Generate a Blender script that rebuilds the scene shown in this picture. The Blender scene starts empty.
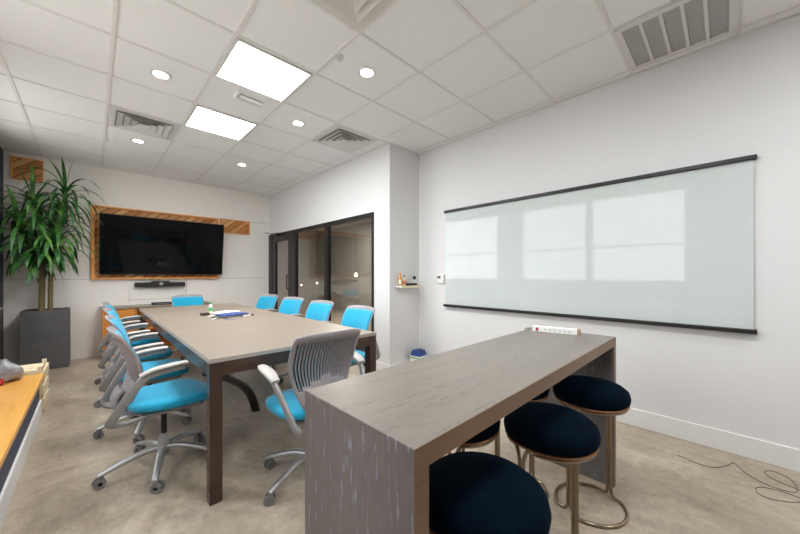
import bpy, bmesh, math, random
from mathutils import Vector, Matrix
random.seed(7)
PI = math.pi
COL = bpy.context.scene.collection
H = 2.936; XR = 3.25; XG = 2.70; YP = 2.97; YB = 6.78; XL = -0.86; YN = -3.6

# ------------------------------------------------------------------ materials
def srgb(r, g, b):
    f = lambda c: (c/255/12.92) if c/255 <= .04045 else ((c/255+.055)/1.055)**2.4
    return (f(r), f(g), f(b), 1)

class NT:
    def __init__(s, name):
        s.m = bpy.data.materials.new(name); s.m.use_nodes = True
        s.t = s.m.node_tree; s.n = s.t.nodes; s.b = s.n['Principled BSDF']
    def node(s, kind, **kw):
        nd = s.n.new(kind)
        for k, v in kw.items():
            if k in nd.inputs: nd.inputs[k].default_value = v
            else: setattr(nd, k, v)
        return nd
    def link(s, a, b): s.t.links.new(a, b)
    def coords(s, scale=(1, 1, 1), rot=(0, 0, 0)):
        c = s.node('ShaderNodeTexCoord'); m = s.node('ShaderNodeMapping')
        m.inputs['Scale'].default_value = scale; m.inputs['Rotation'].default_value = rot
        s.link(c.outputs['Object'], m.inputs['Vector']); return m.outputs[0]
    def noise(s, vec, scale, detail=4, rough=.55, dist=0):
        n = s.node('ShaderNodeTexNoise'); n.inputs['Scale'].default_value = scale
        n.inputs['Detail'].default_value = detail; n.inputs['Roughness'].default_value = rough
        n.inputs['Distortion'].default_value = dist
        s.link(vec, n.inputs['Vector']); return n.outputs['Fac']
    def ramp(s, fac, stops):
        r = s.node('ShaderNodeValToRGB'); e = r.color_ramp.elements
        while len(e) < len(stops): e.new(.5)
        for i, (p, c) in enumerate(stops): e[i].position = p; e[i].color = c
        s.link(fac, r.inputs[0]); return r.outputs[0]
    def mix(s, fac, a, b, mode='MIX'):
        m = s.node('ShaderNodeMix', data_type='RGBA', blend_type=mode)
        for sock, v in ((m.inputs[0], fac), (m.inputs[6], a), (m.inputs[7], b)):
            if hasattr(v, 'links'): s.link(v, sock)
            else: sock.default_value = v
        return m.outputs[2]
    def bump(s, h, strength, dist=.01):
        b = s.node('ShaderNodeBump'); b.inputs['Strength'].default_value = strength
        b.inputs['Distance'].default_value = dist
        s.link(h, b.inputs['Height']); s.link(b.outputs[0], s.b.inputs['Normal'])
    def base(s, c):
        if hasattr(c, 'links'): s.link(c, s.b.inputs['Base Color'])
        else: s.b.inputs['Base Color'].default_value = c
    def set(s, **kw):
        for k, v in kw.items(): s.b.inputs[k if k in s.b.inputs else k.replace('_', ' ')].default_value = v

def plain(name, col, rough=.5, metal=0, var=.06, nscale=14, bump=0, bscale=200, **kw):
    t = NT(name); v = t.coords()
    f = t.noise(v, nscale, 3)
    lo = tuple(c*(1-var) for c in col[:3])+(1,); hi = tuple(min(1, c*(1+var)) for c in col[:3])+(1,)
    t.base(t.ramp(f, [(.3, lo), (.7, hi)])); t.set(Roughness=rough, Metallic=metal, **kw)
    if bump: t.bump(t.noise(v, bscale, 2), bump, .002)
    return t.m

M = {}
M['wall'] = plain('wall_paint', srgb(222, 221, 220), .7, var=.01, nscale=2, bump=.15, bscale=90)
M['wall_far'] = plain('panel_paint', srgb(234, 229, 221), .6, var=.015, nscale=2, bump=.1, bscale=60)
M['base'] = plain('trim_paint', srgb(228, 226, 222), .45, var=.01)
M['navy'] = plain('navy_paint', srgb(52, 62, 84), .6, var=.08, nscale=5)
M['white_metal'] = plain('white_metal', srgb(214, 212, 208), .5, var=.01)
M['grid'] = plain('grid_paint', srgb(226, 224, 221), .6, var=.02)
M['black_metal'] = plain('black_metal', srgb(38, 36, 35), .4, .3, var=.1)
M['black_plastic'] = plain('black_plastic', srgb(20, 20, 22), .35, var=.1)
M['grey_plastic'] = plain('grey_plastic', srgb(150, 145, 147), .45, var=.03)
M['grey_frame'] = plain('grey_frame', srgb(150, 147, 146), .4, .25, var=.03)
M['alum'] = plain('brushed_aluminium', srgb(185, 184, 184), .35, .7, var=.04)
M['caster'] = plain('caster_grey', srgb(120, 118, 118), .5, var=.05)
M['pad'] = plain('arm_pad_grey', srgb(176, 171, 165), .5, var=.02)
M['blue'] = plain('blue_fabric', srgb(0, 155, 192), .85, var=.05, nscale=60, bump=.3, bscale=900, Sheen_Weight=.3)
M['velvet'] = plain('navy_velvet', srgb(1, 13, 24), .85, var=.3, nscale=9, bump=.25, bscale=500, Specular_IOR_Level=.05, Sheen_Weight=.14, Sheen_Roughness=.35)
M['velvet'].node_tree.nodes['Principled BSDF'].inputs['Sheen Tint'].default_value = srgb(8, 80, 125)
M['rim'] = plain('copper_wood_rim', srgb(150, 98, 58), .4, .3, var=.12, nscale=20)
M['brass'] = plain('aged_brass', srgb(150, 134, 114), .28, .95, var=.15, nscale=25)
M['screen'] = plain('tv_screen', srgb(7, 7, 8), .06, var=.1, Specular_IOR_Level=.14)
M['planter'] = plain('planter_charcoal', srgb(84, 82, 82), .75, var=.12, nscale=6, bump=.3, bscale=60)
M['soil'] = plain('soil', srgb(120, 100, 78), .95, var=.4, nscale=60, bump=1, bscale=80)
M['wallwhite'] = plain('white_plastic', srgb(235, 234, 230), .35, var=.01)
M['red'] = plain('red_plastic', srgb(150, 30, 32), .4)
M['tan'] = plain('tan_plastic', srgb(168, 140, 118), .4)
M['darkhole'] = plain('dark_slot', srgb(34, 34, 34), .8)
M['grille'] = plain('grille_mesh', srgb(168, 166, 164), .6, var=.06, nscale=300)
M['amber'] = plain('amber_plastic', srgb(205, 150, 84), .35)
M['orange'] = plain('orange_plastic', srgb(222, 112, 52), .4)
M['cream'] = plain('cream_plastic', srgb(226, 214, 182), .4)
M['green'] = plain('green_plastic', srgb(86, 176, 108), .35)
M['royal'] = plain('blue_cover', srgb(48, 78, 150), .4, var=.1)
M['paper'] = plain('paper', srgb(236, 232, 226), .7, var=.01)
M['cable'] = plain('cable_dark', srgb(70, 64, 60), .5)
M['hallwall'] = plain('hall_paint', srgb(165, 160, 154), .7, var=.02)

def wood(name, c1, c2, c3, axis='x', scale=1, rough=.5, contrast=.5):
    t = NT(name)
    sc = {'x': (1.2, 14, 14), 'y': (14, 1.2, 14), 'z': (14, 14, 1.2)}[axis]
    v = t.coords(tuple(s*scale for s in sc))
    big = t.noise(v, .8, 4, .6, 1.2); fine = t.noise(v, 5, 5, .7)
    c = t.ramp(big, [(.3, c1), (.5, c2), (.7, c3)])
    d = t.ramp(fine, [(.3, (contrast,)*3+(1,)), (.6, (1, 1, 1, 1))])
    t.base(t.mix(.6, c, d, 'MULTIPLY')); t.set(Roughness=rough); t.bump(fine, .25, .002)
    return t.m

def ash(name, light, dark, grain, axis, rough=.42):
    # cathedral grain: rings of a slightly tilted log cut along its length
    t = NT(name)
    sc = {'x': (.55, 5.5, 5.5), 'z': (5.5, 5.5, .55)}[axis]
    v = t.coords(sc)
    w = t.node('ShaderNodeTexWave', wave_type='RINGS', bands_direction='Y' if axis == 'x' else 'Y')
    w.inputs['Scale'].default_value = 1.6; w.inputs['Distortion'].default_value = 9
    w.inputs['Detail'].default_value = 3; w.inputs['Detail Scale'].default_value = .8
    t.link(v, w.inputs['Vector'])
    fv = t.coords({'x': (18, 110, 110), 'z': (80, 80, 14)}[axis])
    fine = t.noise(fv, 1.0, 4, .7); tone = t.noise(v, .6, 2)
    basec = t.ramp(tone, [(.3, dark), (.7, light)])
    ring = t.ramp(w.outputs['Fac'], [(.02, (1, 1, 1, 1)), (.13, (0, 0, 0, 1))])
    fr = t.ramp(fine, [(.5, (0, 0, 0, 1)), (.62, (1, 1, 1, 1))])
    msk = t.mix(1.0, ring, fr, 'MULTIPLY')
    c = t.mix(msk, basec, grain)
    fl = t.ramp(fine, [(.35, (.86, .86, .86, 1)), (.65, (1.04, 1.04, 1.04, 1))])
    t.base(t.mix(1.0, c, fl, 'MULTIPLY')); t.set(Roughness=rough); t.bump(fine, .2, .001)
    return t.m

M['ash_top'] = ash('bar_top_ash', srgb(130, 122, 113), srgb(117, 109, 101), srgb(96, 88, 82), 'x', .36)
M['ash_side'] = ash('bar_side_ash', srgb(122, 115, 112), srgb(106, 100, 97), srgb(150, 152, 172), 'z', .45)
M['ash_edge'] = wood('bar_edge_wood', srgb(112, 84, 62), srgb(124, 95, 72), srgb(104, 78, 58), 'x', .6, .45, .85)
M['walnut'] = wood('dark_walnut', srgb(58, 42, 33), srgb(70, 51, 40), srgb(50, 36, 29), 'z', 1, .3, .75)
M['walnut_x'] = wood('dark_walnut_apron', srgb(62, 45, 36), srgb(76, 56, 44), srgb(52, 38, 30), 'x', 1, .25, .75)
M['laminate'] = plain('greige_laminate', srgb(139, 127, 114), .4, var=.03, nscale=7)
M['lam_edge'] = plain('laminate_edge', srgb(168, 158, 150), .35, var=.03)
M['orange_wood'] = wood('honey_wood', srgb(228, 146, 62), srgb(240, 166, 80), srgb(214, 130, 52), 'y', .7, .4, .8)
M['cabinet'] = wood('credenza_wood', srgb(196, 120, 42), srgb(206, 132, 52), srgb(184, 108, 36), 'x', .8, .5, .85)
M['pine'] = wood('pale_pine', srgb(226, 206, 170), srgb(236, 218, 186), srgb(212, 188, 150), 'z', 1, .6, .85)
M['ledge'] = wood('ledge_wood', srgb(218, 156, 72), srgb(228, 170, 86), srgb(206, 142, 60), 'y', .5, .3, .9)

def plank_mat():
    t = NT('diagonal_planks')
    v = t.coords((1, 1, 1), (0, PI/4.6, 0))
    s = t.node('ShaderNodeSeparateXYZ'); t.link(v, s.inputs[0])
    def math_(op, a, b=None):
        m = t.node('ShaderNodeMath', operation=op)
        for i, x in enumerate((a, b)):
            if x is None: continue
            if hasattr(x, 'links'): t.link(x, m.inputs[i])
            else: m.inputs[i].default_value = x
        return m.outputs[0]
    q = math_('MULTIPLY', s.outputs['Z'], 1/.085)
    fr = math_('FRACT', q); fl = math_('FLOOR', q)
    wn = t.node('ShaderNodeTexWhiteNoise', noise_dimensions='1D'); t.link(fl, wn.inputs['W'])
    plank = t.ramp(wn.outputs[0], [(0, srgb(190, 120, 60)), (.5, srgb(216, 148, 82)), (1, srgb(236, 182, 116))])
    gv = t.coords((3, 3, 40), (0, PI/4.6, 0))
    g = t.ramp(t.noise(gv, 1.5, 4, .6), [(.3, (.7, .7, .7, 1)), (.7, (1.05, 1.05, 1.05, 1))])
    c = t.mix(1.0, plank, g, 'MULTIPLY')
    gap = math_('LESS_THAN', fr, .12)
    t.base(t.mix(gap, c, srgb(42, 26, 16))); t.set(Roughness=.6)
    return t.m
M['planks'] = plank_mat()

def floor_mat():
    t = NT('polished_concrete'); v = t.coords()
    v2 = t.coords((1, .55, 1), (0, 0, .5))
    big = t.noise(v, .7, 4, .6, 1.2); mid = t.noise(v2, 2.0, 10, .74, 1.1); fine = t.noise(v, 18, 6, .75)
    c = t.ramp(mid, [(.25, srgb(126, 112, 97)), (.42, srgb(165, 151, 133)), (.56, srgb(189, 176, 158)), (.75, srgb(214, 203, 187))])
    c = t.mix(t.ramp(big, [(.35, (0, 0, 0, 1)), (.65, (.55,)*3+(1,))]), c, srgb(158, 143, 124))
    c = t.mix(.5, c, t.ramp(fine, [(.3, (.58, .56, .54, 1)), (.68, (1.22, 1.22, 1.22, 1))]), 'MULTIPLY')
    vo = t.node('ShaderNodeTexVoronoi', feature='DISTANCE_TO_EDGE'); vo.inputs['Scale'].default_value = .55
    wv = t.node('ShaderNodeVectorMath', operation='ADD')
    nz = t.node('ShaderNodeTexNoise'); nz.inputs['Scale'].default_value = 2.5; nz.inputs['Detail'].default_value = 6
    t.link(v, nz.inputs['Vector'])
    sc = t.node('ShaderNodeVectorMath', operation='SCALE'); sc.inputs['Scale'].default_value = .5
    t.link(nz.outputs['Color'], sc.inputs[0]); t.link(v, wv.inputs[0]); t.link(sc.outputs[0], wv.inputs[1])
    t.link(wv.outputs[0], vo.inputs['Vector'])
    crack = t.ramp(vo.outputs['Distance'], [(0, (1, 1, 1, 1)), (.006, (0, 0, 0, 1))])
    c = t.mix(t.mix(1, crack, (.22,)*3+(1,), 'MULTIPLY'), c, srgb(78, 66, 56))
    t.base(c)
    r = t.ramp(mid, [(.3, (.3,)*3+(1,)), (.7, (.48,)*3+(1,))]); t.link(r, t.b.inputs['Roughness'])
    t.bump(fine, .12, .002)
    return t.m
M['floor'] = floor_mat()

def ceil_mat():
    t = NT('acoustic_tile'); v = t.coords()
    f = t.noise(v, 70, 4, .8); w = t.noise(v, 6, 5, .8, 2)
    pit = t.ramp(f, [(.33, (.72, .72, .72, 1)), (.42, (1, 1, 1, 1))])
    c = t.mix(t.ramp(w, [(.5, (0, 0, 0, 1)), (.62, (1, 1, 1, 1))]), (1, 1, 1, 1), pit)
    t.base(t.mix(1, srgb(238, 238, 237), c, 'MULTIPLY')); t.set(Roughness=.9)
    t.bump(f, .25, .003)
    return t.m
M['tile'] = ceil_mat()

def board_mat():
    t = NT('glass_whiteboard'); v = t.coords()
    f = t.noise(v, 3, 3)
    t.base(t.ramp(f, [(.3, srgb(205, 211, 208)), (.7, srgb(208, 214, 211))]))
    t.set(Roughness=.03, IOR=1.5, Coat_Weight=0)
    return t.m
M['board'] = board_mat()

def pane_mat(name, ior=1.5, tint=(1, 1, 1, 1)):
    t = NT(name); t.n.remove(t.b)
    out = [n for n in t.n if n.type == 'OUTPUT_MATERIAL'][0]
    tr = t.node('ShaderNodeBsdfTransparent'); tr.inputs[0].default_value = tint
    gl = t.node('ShaderNodeBsdfGlossy'); gl.inputs['Roughness'].default_value = 0
    fr = t.node('ShaderNodeFresnel'); fr.inputs['IOR'].default_value = ior
    mx = t.node('ShaderNodeMixShader')
    ge = t.node('ShaderNodeNewGeometry'); iv = t.node('ShaderNodeMath', operation='SUBTRACT'); iv.inputs[0].default_value = 1
    t.link(ge.outputs['Backfacing'], iv.inputs[1]); ml = t.node('ShaderNodeMath', operation='MULTIPLY')
    t.link(fr.outputs[0], ml.inputs[0]); t.link(iv.outputs[0], ml.inputs[1])   # only the entry face of a pane reflects
    t.link(ml.outputs[0], mx.inputs[0]); t.link(tr.outputs[0], mx.inputs[1]); t.link(gl.outputs[0], mx.inputs[2])
    t.link(mx.outputs[0], out.inputs[0]); return t.m
M['hallglass'] = pane_mat('partition_glass', 2.15, (.72, .72, .7, 1))
M['winglass'] = pane_mat('window_glass', 1.3)

def emit(name, col, s):
    t = NT(name); t.base(col); t.set(Emission_Color=col, Emission_Strength=s); return t.m
M['panel_light'] = emit('panel_light', (.96, .985, 1, 1), 9)
M['lamp'] = emit('downlight_lamp', (1, .86, .68, 1), 22)
M['bulb'] = emit('warm_bulb', (1, .72, .38, 1), 14)
M['bulb_s'] = emit('small_bulb', (1, .85, .6, 1), 6)

def leaf_mat():
    t = NT('dracaena_leaf'); v = t.coords()
    f = t.noise(v, 7, 4); g = t.noise(v, 1.7, 1)
    c = t.ramp(f, [(.25, srgb(22, 58, 34)), (.5, srgb(48, 98, 42)), (.75, srgb(112, 156, 64))])
    t.base(c); t.set(Roughness=.3); return t.m
M['leaf'] = leaf_mat()
M['bark'] = wood('dracaena_bark', srgb(96, 84, 54), srgb(128, 112, 74), srgb(82, 72, 50), 'x', 2, .8, .6)

def bag_mat():
    t = NT('grey_plastic_bag'); v = t.coords()
    f = t.noise(v, 12, 4)
    t.base(t.ramp(f, [(.3, srgb(120, 120, 126)), (.7, srgb(176, 176, 182))])); t.set(Roughness=.3)
    t.bump(f, .6, .02); return t.m
M['bag'] = bag_mat()

# ------------------------------------------------------------------ geometry helpers
class MB:
    def __init__(s): s.v = []; s.f = []
    def add(s, vs, fs):
        o = len(s.v); s.v += [tuple(v) for v in vs]; s.f += [tuple(i+o for i in f) for f in fs]; return s
    def box(s, x0, x1, y0, y1, z0, z1, mtx=None):
        vs = [Vector((x, y, z)) for x in (x0, x1) for y in (y0, y1) for z in (z0, z1)]
        if mtx: vs = [mtx @ v for v in vs]
        return s.add(vs, [(0, 1, 3, 2), (4, 6, 7, 5), (0, 4, 5, 1), (2, 3, 7, 6), (0, 2, 6, 4), (1, 5, 7, 3)])
    def lathe(s, prof, c=(0, 0, 0), n=32, mtx=None):
        vs = []; fs = []
        for r, z in prof:
            for i in range(n):
                a = 2*PI*i/n; vs.append(Vector((r*math.cos(a), r*math.sin(a), z)))
        if mtx: vs = [mtx @ v for v in vs]
        vs = [v+Vector(c) for v in vs]
        for j in range(len(prof)-1):
            for i in range(n):
                k = (i+1) % n; fs.append((j*n+i, j*n+k, (j+1)*n+k, (j+1)*n+i))
        fs.append(tuple(range(n))[::-1]); fs.append(tuple((len(prof)-1)*n+i for i in range(n)))
        return s.add(vs, fs)
    def cyl(s, a, b, r, r2=None, n=14):
        a = Vector(a); b = Vector(b); q = (b-a).to_track_quat('Z', 'Y').to_matrix()
        L = (b-a).length; r2 = r if r2 is None else r2
        vs = []
        for rr, z in ((r, 0), (r2, L)):
            for i in range(n):
                t = 2*PI*i/n; vs.append(a + q @ Vector((rr*math.cos(t), rr*math.sin(t), z)))
        fs = [(i, (i+1) % n, n+(i+1) % n, n+i) for i in range(n)]
        fs += [tuple(range(n))[::-1], tuple(range(n, 2*n))]
        return s.add(vs, fs)
    def sweep(s, pts, w, h=None, n=10, up=(0, 0, 1), closed=False, power=1.0):
        """tube through pts with section half-sizes w (sideways) and h (along up); numbers or lists"""
        pts = [Vector(p) for p in pts]; m = len(pts)
        W = w if isinstance(w, (list, tuple)) else [w]*m
        Hh = W if h is None else (h if isinstance(h, (list, tuple)) else [h]*m)
        vs = []; up0 = Vector(up); prev = None
        for i, p in enumerate(pts):
            if closed: tg = pts[(i+1) % m]-pts[i-1]
            else: tg = pts[min(i+1, m-1)]-pts[max(i-1, 0)]
            tg.normalize()
            if prev is None:
                sd = tg.cross(up0)
                if sd.length < .05: sd = tg.cross(Vector((0, 1, 0)))
                sd.normalize(); nn = sd.cross(tg).normalized()
            else:
                nn = (prev - tg*prev.dot(tg)).normalized(); sd = tg.cross(nn).normalized()
            prev = nn
            for k in range(n):
                t = 2*PI*(k+.5)/n; cx, sx = math.cos(t), math.sin(t)
                cx = math.copysign(abs(cx)**power, cx); sx = math.copysign(abs(sx)**power, sx)
                vs.append(p + sd*cx*W[i] + nn*sx*Hh[i])
        fs = []
        for i in range(m if closed else m-1):
            j = (i+1) % m
            for k in range(n):
                l = (k+1) % n; fs.append((i*n+k, i*n+l, j*n+l, j*n+k))
        if not closed: fs += [tuple(range(n))[::-1], tuple((m-1)*n+k for k in range(n))]
        return s.add(vs, fs)

def link(name, mb, mat, parent=None, smooth=False, bevel=0, seg=2, sub=0, angle=35):
    me = bpy.data.meshes.new(name); me.from_pydata(mb.v, [], mb.f); me.validate(); me.update()
    bm = bmesh.new(); bm.from_mesh(me); bmesh.ops.recalc_face_normals(bm, faces=bm.faces); bm.to_mesh(me); bm.free()
    for m in (mat if isinstance(mat, (list, tuple)) else [mat]): me.materials.append(m)
    o = bpy.data.objects.new(name, me); COL.objects.link(o)
    if parent: o.parent = parent
    if smooth:
        for p in me.polygons: p.use_smooth = True
        try: me.set_sharp_from_angle(angle=math.radians(angle))
        except Exception: pass
    if bevel:
        b = o.modifiers.new('bevel', 'BEVEL'); b.width = bevel; b.segments = seg; b.limit_method = 'ANGLE'
    if sub:
        b = o.modifiers.new('sub', 'SUBSURF'); b.levels = sub; b.render_levels = sub
    return o

def thing(name, label, cat, loc=(0, 0, 0), rz=0, group=None):
    o = bpy.data.objects.new(name, None); COL.objects.link(o); o.location = loc; o.rotation_euler = (0, 0, rz)
    return tag(o, label, cat, group)
def tag(o, label, cat, group=None, kind=None):
    o['label'] = label; o['category'] = cat
    if group: o['group'] = group
    if kind: o['kind'] = kind
    return o
def struct(name, mb, mat, label=None, **k):
    o = link(name, mb, mat, **k); o['kind'] = 'structure'
    o['label'] = label or name.replace('_', ' '); o['category'] = name.split('_')[0]
    return o
def dup(root, loc, rz, label):
    r = root.copy(); COL.objects.link(r); r.location = loc; r.rotation_euler = (0, 0, rz); r['label'] = label
    for ch in list(root.children):
        c = ch.copy(); COL.objects.link(c); c.parent = r
        for g in list(ch.children):
            d = g.copy(); COL.objects.link(d); d.parent = c
    return r
def arc(c, r, a0, a1, n, z):
    return [(c[0]+r*math.cos(a0+(a1-a0)*i/n), c[1]+r*math.sin(a0+(a1-a0)*i/n), z) for i in range(n+1)]
def spline(pts, n=8):
    P = [Vector(p) for p in pts]; P = [P[0]*2-P[1]]+P+[P[-1]*2-P[-2]]; out = []
    for i in range(1, len(P)-2):
        for k in range(n):
            t = k/n; a, b, c, d = P[i-1:i+3]
            out.append(.5*((2*b)+(c-a)*t+(2*a-5*b+4*c-d)*t*t+(3*b-a-3*c+d)*t**3))
    out.append(P[-2]); return out

# ------------------------------------------------------------------ room shell
struct('floor', MB().box(XL-.12, 6.4, YN-.12, 11.2, -.1, 0), M['floor'], 'mottled polished concrete floor')
struct('ceiling', MB().box(XL-.12, XR+.12, YN-.12, YB+.12, H, H+.1), M['tile'], 'white acoustic tile ceiling')
# T-bar grid
g = MB(); GX = [.104+.61*i for i in range(-1, 6)]; GY = [2.988+.61*j for j in range(-10, 7)]
for x in GX:
    if x > XG-.02: g.box(x-.012, x+.012, YN, YP, H-.006, H+.002)
    else: g.box(x-.012, x+.012, YN, YB, H-.006, H+.002)
for y in GY: g.box(XL, XR if y < YP else XG, y-.0115, y+.0115, H-.0055, H+.002)
for a in ((XR-.02, XR, YN, YP), (XG-.02, XG, YP, YB), (XG, XR, YP-.02, YP), (XL, XG, YB-.02, YB), (XL, XL+.02, YN, YB)): g.box(*a, H-.0065, H+.002)
struct('trim_1', g, M['grid'], 'white ceiling grid')
struct('wall_right', MB().box(XR, XR+.12, YN-.12, YP, 0, H), M['wall'], 'white painted wall behind the whiteboard')
struct('wall_pillar', MB().box(XG, XR+.12, YP, 3.28, 0, H), M['wall'], 'boxed-out corner pier beside the glass wall')
struct('wall_glass', MB().box(XG, XG+.12, 3.28, YB, 2.10, H), M['wall'], 'white wall above the glass partition')
struct('wall_far', MB().box(XL-.12, 6.4, YB, YB+.12, 0, H) if False else MB().box(XL-.12, XG+.12, YB, YB+.12, 0, H), M['wall_far'], 'panelled wall behind the television')
struct('wall_near', MB().box(XL-.12, XR+.12, YN-.12, YN, 0, H), M['wall'], 'wall behind the camera')
# seams of the far wall panelling
s = MB()
for a in ((XL, -.02, 1.19, 1.194), (1.70, XG, 1.19, 1.194), (2.30, XG, 2.336, 2.340)): s.box(a[0], a[1], YB-.002, YB+.01, a[2], a[3])
for x, z0, z1 in ((1.209, .8, 1.19), (.427, .8, 1.02)): s.box(x, x+.004, YB-.002, YB+.01, z0, z1)
s.box(.427, 1.209, YB-.002, YB+.01, .845, .849)
struct('trim_2', s, plain('seam', srgb(120, 114, 106), .8), 'thin seams between the wall panels')
# left wall with three windows
WIN = [(.46, 1.94), (2.0, 3.4), (4.0, 5.8)]; Z0, Z1 = 1.12, 2.80
w = MB(); w.box(XL-.12, XL, YN-.12, YB+.12, 0, Z0); w.box(XL-.12, XL, YN-.12, YB+.12, Z1, H)
ed = sorted(WIN); ys = [YN-.12]+[v for p in ed for v in p]+[YB+.12]
for i in range(0, len(ys), 2): w.box(XL-.12, XL, ys[i], ys[i+1], Z0, Z1)
struct('wall_left', w, M['navy'], 'navy painted wall at the left')
for i, (a, b) in enumerate(WIN):
    f = MB()
    for q in ((a, b, Z0, Z0+.04), (a, b, Z1-.04, Z1), (a, a+.04, Z0+.04, Z1-.04), (b-.04, b, Z0+.04, Z1-.04)):
        f.box(XL-.1, XL-.02, q[0], q[1], q[2], q[3])
    f.box(XL-.09, XL-.03, a+.04, b-.04, 1.80, 1.83)
    o = struct('window_%d' % (i+1), f, M['base'], 'white framed window in the left wall')
    link('pane', MB().box(XL-.064, XL-.058, a+.03, b-.03, Z0+.03, Z1-.03), M['winglass'], o)
# baseboards
def board(name, a, lab): struct(name, MB().box(*a), M['base'], lab, bevel=.004)
board('baseboard_right', (XR-.016, XR, YN, YP, 0, .145), 'white baseboard under the whiteboard')
board('baseboard_pillar', (XG-.014, XR-.016, YP-.014, YP+.001, 0, .12), 'white baseboard on the pier')
struct('baseboard_glass', MB().box(XG-.014, XG, YP, 3.279, 0, .12), M['base'], 'white baseboard on the side of the pier')

# ---- glass partition
gf = MB()
def vb(y0, y1, z0=0, z1=2.10, d=.055): gf.box(XG-.012, XG+d, y0, y1, z0, z1)
vb(3.28, 3.32); vb(4.43, 4.53); vb(5.55, 5.62); vb(6.62, 6.779)
gf.box(XG-.012, XG+.055, 3.32, 4.43, 2.04, 2.10); gf.box(XG-.012, XG+.055, 4.53, 5.55, 2.04, 2.10); gf.box(XG-.012, XG+.055, 5.62, 6.62, 2.04, 2.10)
gf.box(XG-.012, XG+.055, 3.32, 4.43, 0, .08); gf.box(XG-.012, XG+.055, 4.53, 5.55, 0, .08)
o = struct('window_5', gf, M['black_metal'], 'dark metal framed glass partition')
link('pane', MB().box(XG+.018, XG+.026, 3.315, 4.435, .07, 2.05), M['hallglass'], o)
link('pane', MB().box(XG+.018, XG+.026, 4.525, 5.555, .07, 2.05), M['hallglass'], o)
d = MB(); y0, y1 = 5.63, 6.61
d.box(XG-.002, XG+.043, y0, y0+.24, .01, 2.03).box(XG-.002, XG+.043, y1-.16, y1, .01, 2.03)
d.box(XG-.002, XG+.043, y0+.24, y1-.16, 1.93, 2.03).box(XG-.002, XG+.043, y0+.24, y1-.16, .01, .25)
o = struct('door_1', d, M['black_metal'], 'dark metal framed glass door')
link('pane', MB().box(XG+.018, XG+.026, y0+.235, y1-.155, .24, 1.94), M['hallglass'], o)
hp = spline([(XG-.002, 5.80, .98), (XG-.05, 5.80, .985), (XG-.062, 5.80, 1.02), (XG-.062, 5.80, 1.22), (XG-.05, 5.80, 1.255), (XG-.002, 5.80, 1.26)], 5)
link('door_handle', MB().sweep(hp, .011, n=8), M['black_metal'], o, smooth=True)
link('door_closer', MB().box(XG-.075, XG-.015, 6.22, 6.50, 2.045, 2.095).sweep([(XG-.045, 6.5, 2.11), (XG-.12, 6.68, 2.13)], .012, .006, n=6), M['black_metal'], o)
# ---- hall beyond the glass
struct('wall_hall', MB().box(6.28, 6.4, YP, 11.2, 0, H).box(XG+.12, 6.28, 11.08, 11.2, 0, H).box(XR+.12, 6.28, YP, YP+.12, 0, H), M['hallwall'], 'grey wall of the hall behind the glass')
struct('wall_hall_side', MB().box(XG, XG+.12, YB+.12, 11.08, 0, H), M['hallwall'], 'hall side of the television wall')
struct('ceiling_hall', MB().box(XG+.12, 6.4, YP+.12 if False else 3.28, 11.2, H, H+.1), M['hallwall'], 'hall ceiling')

# ------------------------------------------------------------------ ceiling fixtures
def cellbox(i, j): return (.104+.61*i, 2.988+.61*j)
LP = [(1, -1, 'square glowing ceiling light panel nearer the camera'), (1, 1, 'square glowing ceiling light panel further from the camera')]
for i, j, lab in LP+[(1, -5, 'unseen square fill light panel added on the ceiling behind the camera'), (3, -8, 'unseen square fill light panel added behind the camera near the right wall')]:  # last two: unseen fill panels, added behind the camera to brighten the room
    x, y = cellbox(i, j); t = thing('ceiling_light_panel', lab, 'ceiling light', (x+.305, y+.305, H-.018), 0, 'square light panels')
    f = MB(); a = .29
    f.box(-a, a, -a, -a+.015, 0, .017).box(-a, a, a-.015, a, 0, .017).box(-a, -a+.015, -a+.015, a-.015, 0, .017).box(a-.015, a, -a+.015, a-.015, 0, .017)
    link('frame', f, M['white_metal'], t); link('diffuser', MB().box(-a+.015, a-.015, -a+.015, a-.015, .004, .016), M['panel_light'], t)
DL = [(0, 0, 'round downlight left of the nearer light panel'), (2, -2, 'brightest round downlight, right of the light panels'),
      (2, 0, 'round downlight between light panel and square vent'), (2, 3, 'small round downlight deepest in the room on the right'),
      (0, 3, 'round downlight just beyond the left ceiling vent')]
for i, j, lab in DL:
    x, y = cellbox(i, j); t = thing('downlight', lab, 'downlight', (x+.305, y+.305, H-.012), 0, 'round recessed downlights')
    ring = MB(); n = 32
    prof = [(.050, .011), (.078, .011), (.078, .007), (.072, .003), (.054, .005), (.050, .011)]
    vs = []; fs = []
    for r, z in prof[:-1]:
        for k in range(n): vs.append((r*math.cos(2*PI*k/n), r*math.sin(2*PI*k/n), z))
    for q in range(5):
        for k in range(n): fs.append((q*n+k, q*n+(k+1) % n, ((q+1) % 5)*n+(k+1) % n, ((q+1) % 5)*n+k))
    ring.add(vs, fs); link('trim_ring', ring, M['grid'], t, smooth=True)
    link('lamp', MB().lathe([(.049, .0115), (.047, .008), (.03, .007)], n=24), M['lamp'], t, smooth=True)
    sp = bpy.data.lights.new('downlight_beam', 'SPOT'); sp.energy = 17 if j < 2 else 40; sp.spot_size = math.radians(110); sp.spot_blend = .9
    sp.color = (1, .93, .85); sp.shadow_soft_size = .05
    so = bpy.data.objects.new('downlight_beam', sp); COL.objects.link(so); so.parent = t; so.location = (0, 0, -.01)
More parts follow.
